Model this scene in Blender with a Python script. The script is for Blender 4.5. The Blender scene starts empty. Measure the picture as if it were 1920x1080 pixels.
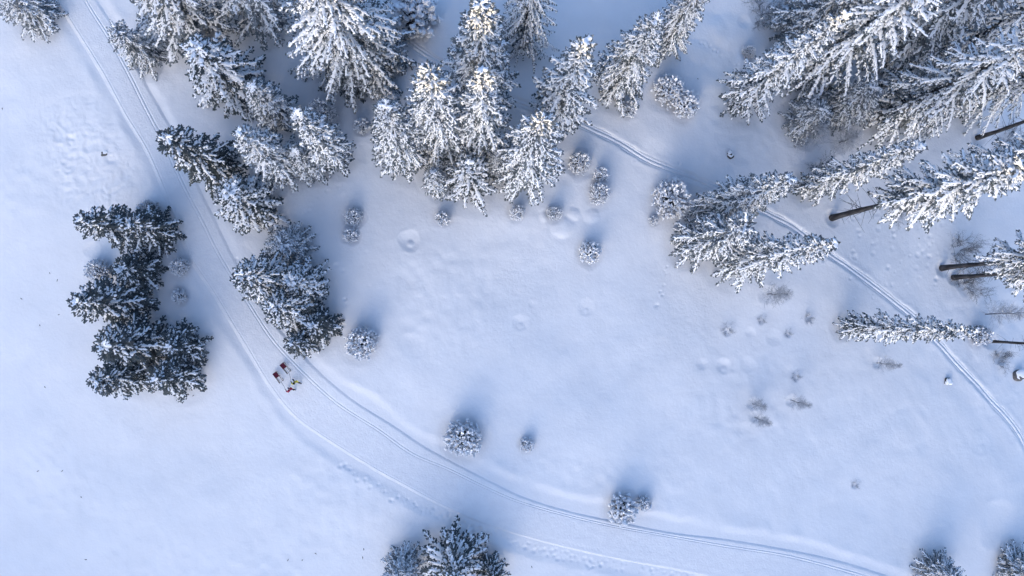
import bpy, bmesh, math, random
import numpy as np
from mathutils import Vector, Quaternion, Matrix

scene = bpy.context.scene
COL = scene.collection

# ------------------------------------------------------------------ camera
CAM_H = 78.0            # drone height above the snow, metres
FPX = 1333.0            # focal length in photo pixels (photo is 1920 wide)
NADIR = (890.0, 585.0)  # photo pixel straight below the drone
cam_data = bpy.data.cameras.new("camera")
cam_data.sensor_width = 36.0
cam_data.lens = 36.0 * FPX / 1920.0
cam_data.clip_end = 6000.0
cam = bpy.data.objects.new("camera", cam_data)
COL.objects.link(cam)
scene.camera = cam
cam.location = (0, 0, CAM_H)
_n = Vector(((NADIR[0] - 960) / FPX, (540 - NADIR[1]) / FPX, -1)).normalized()
CQ = _n.rotation_difference(Vector((0, 0, -1)))
cam.rotation_mode = 'QUATERNION'
cam.rotation_quaternion = CQ

# ------------------------------------------------------------------ sky and sun
SUN_EL = math.radians(9.0)
SUN_AZ = Vector((-0.35, -0.937))          # horizontal direction towards the sun
world = bpy.data.worlds.new("World")
scene.world = world
world.use_nodes = True
wnt = world.node_tree
sky = wnt.nodes.new('ShaderNodeTexSky')
sky.sky_type = 'NISHITA'
sky.sun_disc = False
sky.sun_elevation = SUN_EL
sky.sun_rotation = math.atan2(SUN_AZ.x, SUN_AZ.y)
sky.altitude = 0.0
sky.air_density = 0.8
sky.dust_density = 9.5
sky.ozone_density = 3.0
wnt.links.new(sky.outputs[0], wnt.nodes['Background'].inputs[0])
wnt.nodes['Background'].inputs[1].default_value = 0.15
sun_data = bpy.data.lights.new("sun", 'SUN')
sun_data.energy = 1.2
sun_data.angle = math.radians(0.5)
sun_data.color = (1.0, 0.72, 0.27)
sun = bpy.data.objects.new("sun", sun_data)
COL.objects.link(sun)
_s = Vector((SUN_AZ.x * math.cos(SUN_EL), SUN_AZ.y * math.cos(SUN_EL), math.sin(SUN_EL)))
sun.rotation_mode = 'QUATERNION'
sun.rotation_quaternion = _s.to_track_quat('Z', 'Y')
sun.location = _s * 400

scene.view_settings.view_transform = 'Standard'
scene.view_settings.look = 'None'
scene.view_settings.gamma = 1.0
scene.view_settings.use_curve_mapping = False
scene.view_settings.exposure = 2.34
scene.cycles.max_bounces = 6
scene.cycles.diffuse_bounces = 4

# ------------------------------------------------------------------ materials
def material(name, c1, c2, scale=3.0, rough=0.7, bump=0.0, bump_scale=8.0, bump_dist=0.05, frost=0.0, frost_col=(0.78, 0.80, 0.84), detail=4.0, spec=0.3, stretch=None):
    m = bpy.data.materials.new(name)
    m.use_nodes = True
    nt = m.node_tree
    N, Lk = nt.nodes, nt.links
    b = N['Principled BSDF']
    b.inputs['Roughness'].default_value = rough
    b.inputs['Specular IOR Level'].default_value = spec
    tc = N.new('ShaderNodeTexCoord')
    co = tc.outputs['Object']
    if stretch:
        mp = N.new('ShaderNodeMapping')
        mp.inputs['Scale'].default_value = stretch
        Lk.new(co, mp.inputs['Vector'])
        co = mp.outputs[0]
    nz = N.new('ShaderNodeTexNoise')
    nz.inputs['Scale'].default_value = scale
    nz.inputs['Detail'].default_value = detail
    Lk.new(co, nz.inputs['Vector'])
    mx = N.new('ShaderNodeMix')
    mx.data_type = 'RGBA'
    rp = N.new('ShaderNodeMapRange')
    rp.inputs[1].default_value = 0.35
    rp.inputs[2].default_value = 0.65
    Lk.new(nz.outputs[0], rp.inputs[0])
    Lk.new(rp.outputs[0], mx.inputs[0])
    mx.inputs[6].default_value = (*c1, 1)
    mx.inputs[7].default_value = (*c2, 1)
    out = mx.outputs[2]
    if frost > 0:
        # snow dust settled on faces that look up
        ge = N.new('ShaderNodeNewGeometry')
        sp = N.new('ShaderNodeSeparateXYZ')
        Lk.new(ge.outputs['Normal'], sp.inputs[0])
        ab = N.new('ShaderNodeMath'); ab.operation = 'ABSOLUTE'
        Lk.new(sp.outputs[2], ab.inputs[0])
        n2 = N.new('ShaderNodeTexNoise')
        n2.inputs['Scale'].default_value = 5.0
        n2.inputs['Detail'].default_value = 3.0
        Lk.new(tc.outputs['Object'], n2.inputs['Vector'])
        mu = N.new('ShaderNodeMath'); mu.operation = 'MULTIPLY'
        Lk.new(ab.outputs[0], mu.inputs[0])
        Lk.new(n2.outputs[0], mu.inputs[1])
        r2 = N.new('ShaderNodeMapRange')
        r2.inputs[1].default_value = 0.25
        r2.inputs[2].default_value = 0.65
        r2.inputs[4].default_value = frost
        Lk.new(mu.outputs[0], r2.inputs[0])
        m2 = N.new('ShaderNodeMix'); m2.data_type = 'RGBA'
        Lk.new(r2.outputs[0], m2.inputs[0])
        Lk.new(out, m2.inputs[6])
        m2.inputs[7].default_value = (*frost_col, 1)
        out = m2.outputs[2]
    Lk.new(out, b.inputs['Base Color'])
    if bump > 0:
        n3 = N.new('ShaderNodeTexNoise')
        n3.inputs['Scale'].default_value = bump_scale
        n3.inputs['Detail'].default_value = 5.0
        n3.inputs['Roughness'].default_value = 0.6
        Lk.new(co, n3.inputs['Vector'])
        bp = N.new('ShaderNodeBump')
        bp.inputs['Strength'].default_value = bump
        bp.inputs['Distance'].default_value = bump_dist
        Lk.new(n3.outputs[0], bp.inputs['Height'])
        Lk.new(bp.outputs[0], b.inputs['Normal'])
    return m

M = {}
M['snow'] = material('snow', (0.82, 0.80, 0.82), (0.855, 0.835, 0.855), 0.35, 0.65, 0.5, 3.2, 0.07)
M['groomed'] = material('groomed_snow', (0.81, 0.79, 0.815), (0.85, 0.83, 0.85), 1.2, 0.6, 0.8, 4.5, 0.06)
M['trail'] = material('trail_snow', (0.81, 0.79, 0.815), (0.85, 0.83, 0.85), 1.0, 0.6, 0.9, 4.0, 0.07)
M['bough_snow'] = material('bough_snow', (0.92, 0.91, 0.94), (0.95, 0.94, 0.965), 2.0, 0.65)
M['needles'] = material('spruce_needles', (0.018, 0.030, 0.040), (0.050, 0.068, 0.076), 1.6, 0.7, frost=0.28)
M['needles_dark'] = material('dark_spruce_needles', (0.014, 0.025, 0.032), (0.040, 0.056, 0.056), 1.6, 0.7, frost=0.12)
M['needles_frost'] = material('frosted_needles', (0.040, 0.056, 0.070), (0.09, 0.11, 0.125), 1.6, 0.75, frost=0.35)
M['bark'] = material('bark', (0.020, 0.019, 0.022), (0.075, 0.072, 0.078), 3.5, 0.9, 1.0, 9.0, 0.06, stretch=(1, 1, 0.22))
M['twig'] = material('bare_twig', (0.08, 0.078, 0.088), (0.20, 0.20, 0.22), 3.0, 0.9, frost=0.5)
M['frost_twig'] = material('frosted_twig', (0.30, 0.31, 0.35), (0.58, 0.59, 0.64), 3.0, 0.8, frost=0.6)
M['debris'] = material('dead_wood', (0.045, 0.035, 0.030), (0.10, 0.08, 0.065), 6.0, 0.9)
M['rock'] = material('rock', (0.06, 0.058, 0.06), (0.16, 0.15, 0.15), 3.0, 0.9, 0.8, 6.0, 0.05)
M['sled_wood'] = material('dark_ash_wood', (0.05, 0.032, 0.024), (0.10, 0.065, 0.045), 12.0, 0.5)
M['sled_red'] = material('sled_red_fabric', (0.075, 0.006, 0.020), (0.11, 0.008, 0.028), 20.0, 0.8)
M['steel'] = material('runner_steel', (0.15, 0.15, 0.16), (0.25, 0.25, 0.26), 10.0, 0.35)
M['rope'] = material('tow_rope', (0.05, 0.045, 0.06), (0.10, 0.09, 0.11), 20.0, 0.9)
M['yellow'] = material('yellow_jacket', (0.62, 0.54, 0.035), (0.74, 0.66, 0.06), 9.0, 0.7)
M['red'] = material('red_jacket', (0.33, 0.010, 0.045), (0.46, 0.018, 0.065), 9.0, 0.7)
M['navy'] = material('navy_trousers', (0.012, 0.016, 0.040), (0.026, 0.032, 0.065), 9.0, 0.8)
M['blue'] = material('blue_trousers', (0.016, 0.028, 0.085), (0.035, 0.055, 0.14), 9.0, 0.8)
M['black'] = material('black_wool', (0.010, 0.011, 0.015), (0.024, 0.025, 0.030), 14.0, 0.9)
M['boot'] = material('boot_leather', (0.014, 0.012, 0.012), (0.035, 0.03, 0.028), 14.0, 0.6)
M['skin'] = material('skin', (0.50, 0.30, 0.22), (0.56, 0.35, 0.26), 9.0, 0.6)
M['hair'] = material('hair', (0.03, 0.02, 0.012), (0.06, 0.04, 0.025), 20.0, 0.6)

# ------------------------------------------------------------------ small helpers
def new_mesh(name, V, faces_tri=None, faces_quad=None, mats=(), smooth=True, mat_index=None):
    me = bpy.data.meshes.new(name)
    V = np.asarray(V, dtype=np.float32).reshape(-1, 3)
    ft = np.zeros((0, 3), np.int32) if faces_tri is None else np.asarray(faces_tri, np.int32).reshape(-1, 3)
    fq = np.zeros((0, 4), np.int32) if faces_quad is None else np.asarray(faces_quad, np.int32).reshape(-1, 4)
    me.vertices.add(len(V))
    me.vertices.foreach_set('co', V.ravel())
    nl = ft.size + fq.size
    me.loops.add(nl)
    me.loops.foreach_set('vertex_index', np.concatenate([ft.ravel(), fq.ravel()]))
    me.polygons.add(len(ft) + len(fq))
    starts = np.concatenate([np.arange(len(ft)) * 3, ft.size + np.arange(len(fq)) * 4]).astype(np.int32)
    me.polygons.foreach_set('loop_start', starts)
    for m in mats:
        me.materials.append(m)
    me.polygons.foreach_set('use_smooth', np.full(len(ft) + len(fq), smooth))
    if mat_index is not None:
        me.polygons.foreach_set('material_index', np.asarray(mat_index, np.int32))
    me.update(calc_edges=True)
    me.validate()
    return me

def link(name, me, parent=None):
    o = bpy.data.objects.new(name, me)
    COL.objects.link(o)
    if parent is not None:
        o.parent = parent
    return o

def tag(o, label=None, cat=None, group=None, kind=None):
    if label: o['label'] = label
    if cat: o['category'] = cat
    if group: o['group'] = group
    if kind: o['kind'] = kind
    return o

def tubes(P0, P1, R0, R1, sides=3):
    """prisms from arrays of segments -> verts, quads"""
    P0 = np.asarray(P0, float).reshape(-1, 3); P1 = np.asarray(P1, float).reshape(-1, 3)
    R0 = np.broadcast_to(np.asarray(R0, float), (len(P0),)); R1 = np.broadcast_to(np.asarray(R1, float), (len(P0),))
    d = P1 - P0
    d /= np.linalg.norm(d, axis=1, keepdims=True) + 1e-9
    ref = np.where(np.abs(d[:, 2:3]) > 0.9, np.array([[1.0, 0, 0]]), np.array([[0, 0, 1.0]]))
    s = np.cross(d, ref); s /= np.linalg.norm(s, axis=1, keepdims=True)
    n = np.cross(s, d)
    th = np.arange(sides) * 2 * math.pi / sides
    ring = s[:, None, :] * np.cos(th)[None, :, None] + n[:, None, :] * np.sin(th)[None, :, None]
    A = P0[:, None, :] + ring * R0[:, None, None]
    B = P1[:, None, :] + ring * R1[:, None, None]
    V = np.concatenate([A, B], axis=1).reshape(-1, 3)
    k = np.arange(sides)
    q = np.stack([k, (k + 1) % sides, sides + (k + 1) % sides, sides + k], axis=1)
    Q = (np.arange(len(P0)) * 2 * sides)[:, None, None] + q[None]
    return V, Q.reshape(-1, 4)

def loft(rings, cap=True):
    """rings: list of (n,3) arrays with the same n -> verts, quads, tris"""
    n = len(rings[0])
    V = np.concatenate(rings)
    Q, T = [], []
    for i in range(len(rings) - 1):
        for k in range(n):
            k2 = (k + 1) % n
            Q.append((i * n + k, i * n + k2, (i + 1) * n + k2, (i + 1) * n + k))
    if cap:
        for base, flip in ((0, True), ((len(rings) - 1) * n, False)):
            c = len(V)
            V = np.concatenate([V, V[base:base + n].mean(0, keepdims=True)])
            for k in range(n):
                a, b = base + k, base + (k + 1) % n
                T.append((b, a, c) if flip else (a, b, c))
    return V, Q, T

_rngT = np.random.RandomState(11)
_TAB = _rngT.rand(256, 256)
def vnoise(x, y, off=0.0):
    x = np.asarray(x, float) + off * 17.31; y = np.asarray(y, float) + off * 9.77
    xi = np.floor(x).astype(int); yi = np.floor(y).astype(int)
    fx = x - xi; fy = y - yi
    fx = fx * fx * fx * (fx * (fx * 6 - 15) + 10); fy = fy * fy * fy * (fy * (fy * 6 - 15) + 10)
    a = _TAB[xi & 255, yi & 255]; b = _TAB[(xi + 1) & 255, yi & 255]
    c = _TAB[xi & 255, (yi + 1) & 255]; d = _TAB[(xi + 1) & 255, (yi + 1) & 255]
    return (a * (1 - fx) + b * fx) * (1 - fy) + (c * (1 - fx) + d * fx) * fy - 0.5

def sstep(a, b, x):
    t = np.clip((x - a) / (b - a), 0, 1)
    return t * t * (3 - 2 * t)

# ------------------------------------------------------------------ terrain form
def base_z(x, y):
    u = -(0.707 * x + 0.707 * y)
    z = -0.0008 * u * u - 0.0022 * np.clip(u - 10, 0, 60) ** 2 - 0.0011 * np.clip(x - 14, 0, 70) ** 2  # slopes shaped for light: lower left faces the glow, right side turns away
    z = z + 0.9 * vnoise(x / 22, y / 22, 1) + 0.38 * vnoise(x / 9, y / 9, 2)
    return np.clip(z, -16.0, 30)

def ground_pt(u, v, dz=0.0):
    """photo pixel -> point where its ray meets the snow"""
    d = CQ @ Vector(((u - 960) / FPX, (540 - v) / FPX, -1))
    z = 0.0
    for _ in range(8):
        t = (CAM_H - z) / -d.z
        x, y = d.x * t, d.y * t
        z = float(base_z(np.array(x), np.array(y))) + dz
    return x, y, z

# groomed track: left edge | ski-track line | right edge, in photo pixels
TRACK = [((85,-30),(150,-30),(172,-30)),((103,5),(163,5),(188,5)),((147,77),(205,75),(230,70)),((187,143),(241,142),(265,134)),
 ((227,217),(277,213),(303,202)),((267,283),(312,280),(340,267)),((300,357),(346,357),(373,344)),((325,420),(378,417),(403,404)),
 ((349,483),(412,490),(438,477)),((387,541),(448,553),(473,539)),((421,596),(482,606),(506,592)),((459,661),(520,655),(546,638)),
 ((500,727),(580,720),(604,699)),((547,783),(640,772),(667,751)),((613,830),(713,823),(740,797)),((697,883),(780,867),(802,838)),
 ((747,910),(847,900),(864,872)),((813,945),(913,930),(927,904)),((880,975),(975,952),(987,932)),((960,1003),(1060,980),(1068,957)),
 ((1060,1030),(1160,1005),(1168,979)),((1160,1052),(1260,1022),(1265,998)),((1280,1075),(1360,1035),(1367,1010)),
 ((1390,1100),(1473,1050),(1480,1029)),((1490,1125),(1560,1064),(1573,1049)),((1580,1155),(1640,1085),(1655,1074)),((1650,1190),(1710,1110),(1730,1100))]
TRAIL = [(690,15),(727,45),(747,63),(780,90),(823,118),(880,150),(960,186),(1030,210),(1087,231),(1160,267),(1210,297),(1267,321),(1327,345),
 (1385,370),(1440,400),(1490,427),(1550,473),(1590,500),(1640,537),(1673,563),(1707,590),(1760,643),(1790,677),(1830,719),(1857,750),(1883,777),(1907,807),(1922,835),(1945,885),(1960,930)]

def resample(pts, step):
    pts = np.asarray(pts, float)
    # Catmull-Rom through the points, then even spacing
    P = np.concatenate([[2 * pts[0] - pts[1]], pts, [2 * pts[-1] - pts[-2]]])
    out = []
    for i in range(1, len(P) - 2):
        t = np.linspace(0, 1, 16, endpoint=False)[:, None]
        a, b, c, d = P[i - 1], P[i], P[i + 1], P[i + 2]
        out.append(0.5 * ((2 * b) + (-a + c) * t + (2 * a - 5 * b + 4 * c - d) * t ** 2 + (-a + 3 * b - 3 * c + d) * t ** 3))
    out.append(pts[-1:])
    C = np.concatenate(out)
    s = np.concatenate([[0], np.cumsum(np.linalg.norm(np.diff(C[:, :2], axis=0), axis=1))])
    n = max(2, int(s[-1] / step))
    q = np.linspace(0, s[-1], n)
    return np.stack([np.interp(q, s, C[:, k]) for k in range(C.shape[1])], axis=1)

_tr = np.array([[*ground_pt(*l)[:2], *ground_pt(*t)[:2], *ground_pt(*r)[:2]] for l, t, r in TRACK])
_cen = (_tr[:, 0:2] + _tr[:, 4:6]) / 2
_full = resample(np.concatenate([_cen, _tr], axis=1), 0.35)
TC, TL, TT, TR = _full[:, 0:2], _full[:, 2:4], _full[:, 4:6], _full[:, 6:8]
TWID = np.linalg.norm(TR - TL, axis=1)
_tan = np.gradient(TC, axis=0); _tan /= np.linalg.norm(_tan, axis=1, keepdims=True)
TNOR = np.stack([-_tan[:, 1], _tan[:, 0]], axis=1)
SC = resample(np.array([ground_pt(*p)[:2] for p in TRAIL]), 0.25)
_st = np.gradient(SC, axis=0); _st /= np.linalg.norm(_st, axis=1, keepdims=True)
SNOR = np.stack([-_st[:, 1], _st[:, 0]], axis=1)

def near(X, Y, C, nor, reach):
    """distance across a line for points near it: index and signed offset (nan where far)"""
    idx = np.full(X.shape, -1, int)
    off = np.full(X.shape, 1e6)
    for j0 in range(0, len(C), 12):
        seg = C[j0:j0 + 12]
        m = np.where((X > seg[:, 0].min() - reach) & (X < seg[:, 0].max() + reach) & (Y > seg[:, 1].min() - reach) & (Y < seg[:, 1].max() + reach))[0]
        if not len(m): continue
        d2 = (X[m, None] - seg[None, :, 0]) ** 2 + (Y[m, None] - seg[None, :, 1]) ** 2
        k = d2.argmin(1); dd = np.sqrt(d2[np.arange(len(m)), k])
        jj = j0 + k
        better = dd < np.abs(off[m])
        mm = m[better]
        sgn = (X[mm] - C[jj[better], 0]) * nor[jj[better], 0] + (Y[mm] - C[jj[better], 1]) * nor[jj[better], 1]
        idx[mm] = jj[better]
        off[mm] = np.where(sgn >= 0, 1, -1) * dd[better]
    return idx, off

PITS = []      # (x, y, radius, depth, sharpness): wells round stems, dimples
MOUNDS = []    # (x, y, radius, height)
DENTS = []     # footprints (x, y, radius, depth)

def pit_px(u, v, r, d, k=2.0): x, y, _ = ground_pt(u, v); PITS.append((x, y, r, d, k))
def mound_px(u, v, r, h): x, y, _ = ground_pt(u, v); MOUNDS.append((x, y, r, h))

TRAMPLED = [(72,205),(185,148),(228,225),(268,292),(296,368),(275,385),(118,405),(96,380),(84,300)]
_tp = np.array([ground_pt(*p)[:2] for p in TRAMPLED])
def poly_sd(X, Y, P):
    """signed distance to polygon, positive inside"""
    d = np.full(X.shape, 1e9); inside = np.zeros(X.shape, bool)
    n = len(P)
    for i in range(n):
        a, b = P[i], P[(i + 1) % n]
        ab = b - a
        t = np.clip(((X - a[0]) * ab[0] + (Y - a[1]) * ab[1]) / (ab @ ab), 0, 1)
        d = np.minimum(d, np.hypot(X - a[0] - t * ab[0], Y - a[1] - t * ab[1]))
        c = ((a[1] > Y) != (b[1] > Y)) & (X < (b[0] - a[0]) * (Y - a[1]) / (b[1] - a[1] + 1e-12) + a[0])
        inside ^= c
    return np.where(inside, d, -d)

def ground_z(X, Y):
    X = np.atleast_1d(np.asarray(X, float)); Y = np.atleast_1d(np.asarray(Y, float))
    shp = X.shape; X = X.ravel(); Y = Y.ravel()
    z = base_z(X, Y)
    core = sstep(95, 75, np.hypot(X, Y))
    # wind drifts, running along the slope on the right, softer elsewhere
    a = X * 0.55 - Y * 0.83; b = X * 0.83 + Y * 0.55
    right = sstep(15, 45, X)
    z = z + core * (0.10 * vnoise(X / 4.0, Y / 4.0, 3) + 0.045 * vnoise(X / 1.7, Y / 1.7, 4) + 0.018 * vnoise(X / 0.7, Y / 0.7, 5))
    z = z + core * right * sstep(-.15, .25, vnoise(X / 13, Y / 13, 18)) * (0.11 * vnoise(a / 6.5, b / 1.9, 6) + 0.03 * vnoise(a / 3.0, b / 0.7, 7))
    z = z + core * 0.06 * vnoise(a / 2.2, b / 6.0, 8)
    rough = sstep(0.05, 0.25, vnoise(X / 11, Y / 11, 14))
    z = z + core * rough * 0.07 * vnoise(X / 0.9, Y / 0.9, 15)
    # trampled play patch
    m = np.where((X > _tp[:, 0].min() - 3) & (X < _tp[:, 0].max() + 3) & (Y > _tp[:, 1].min() - 3) & (Y < _tp[:, 1].max() + 3))[0]
    if len(m):
        sd = poly_sd(X[m], Y[m], _tp) + 0.9 * vnoise(X[m] / 1.4, Y[m] / 1.4, 9)
        w = sstep(-0.6, 2.4, sd + 1.2 * vnoise(X[m] / 3, Y[m] / 3, 19))
        wx = X[m] + 0.8 * vnoise(X[m] / 1.5, Y[m] / 1.5, 12); wy = Y[m] + 0.8 * vnoise(X[m] / 1.5, Y[m] / 1.5, 13)
        r1 = 1 - np.abs(vnoise(wx / 1.15, wy / 1.15, 10)) * 4
        r2 = 1 - np.abs(vnoise(wx / 0.55, wy / 0.55, 11)) * 4
        r3 = 1 - np.abs(vnoise(wx / 0.32, wy / 0.32, 17)) * 4
        lump = 0.45 + 1.1 * np.clip(vnoise(X[m] / 5, Y[m] / 5, 16) + 0.3, 0, 1)
        z[m] += w * lump * (-0.05 + 0.055 * r1 + 0.055 * r2 + 0.03 * r3) * 0.72
        z[m] -= 0.012 * np.exp(-((sd - 0.25) / 0.22) ** 2)
    # groomed track: a bed between low banks
    i, off = near(X, Y, TC, TNOR, 6.5)
    m = np.where(i >= 0)[0]
    if len(m):
        e = np.abs(off[m]) - TWID[i[m]] / 2 + 0.35 * vnoise(X[m] / 2.5, Y[m] / 2.5, 20) * np.where(off[m] > 0, 1, 1)
        w = sstep(0.75, -0.35, e)
        z[m] = z[m] * (1 - w) + (base_z(X[m], Y[m]) - 0.115) * w + 0.03 * np.exp(-((e - 0.7) / 0.6) ** 2) * (0.8 + 1.5 * vnoise(X[m] / 1.1, Y[m] / 1.1, 21))
    i, off = near(X, Y, SC, SNOR, 2.2)
    m = np.where(i >= 0)[0]
    if len(m):
        e = np.abs(off[m]) - 0.42 + 0.2 * vnoise(X[m] / 1.2, Y[m] / 1.2, 22)
        w = sstep(0.15, -0.2, e)
        z[m] = z[m] * (1 - w) + (base_z(X[m], Y[m]) - 0.14) * w + 0.035 * np.exp(-((e - 0.30) / 0.3) ** 2) * (0.8 + 1.6 * vnoise(X[m] / 0.8, Y[m] / 0.8, 23))
    for (px, py, r, d, k) in PITS:
        m = np.where((np.abs(X - px) < 2.2 * r) & (np.abs(Y - py) < 2.2 * r))[0]
        if len(m):
            q = np.hypot(X[m] - px, Y[m] - py) / r * (1 + 0.25 * vnoise(X[m] / (r * 0.8), Y[m] / (r * 0.8), 30))
            z[m] -= d * np.exp(-q ** (2 * k)) - 0.16 * d * np.exp(-((q - 1.30) / 0.22) ** 2)
    for (px, py, r, h) in MOUNDS:
        m = np.where((np.abs(X - px) < 2.5 * r) & (np.abs(Y - py) < 2.5 * r))[0]
        if len(m):
            q = np.hypot(X[m] - px, Y[m] - py) / r * (1 + 0.3 * vnoise(X[m] / r, Y[m] / r, 31))
            z[m] += h * np.exp(-q ** 2.6) - 0.22 * h * np.exp(-((q - 1.35) / 0.3) ** 2)
    for (px, py, r, d) in DENTS:
        m = np.where((np.abs(X - px) < 3 * r) & (np.abs(Y - py) < 3 * r))[0]
        if len(m):
            q = np.hypot(X[m] - px, Y[m] - py) / r
            z[m] += -d * np.exp(-q ** 2) + 0.3 * d * np.exp(-((q - 1.6) / 0.5) ** 2)
    return z.reshape(shp)

def gz(x, y): return float(ground_z(np.array([x]), np.array([y]))[0])
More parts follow.
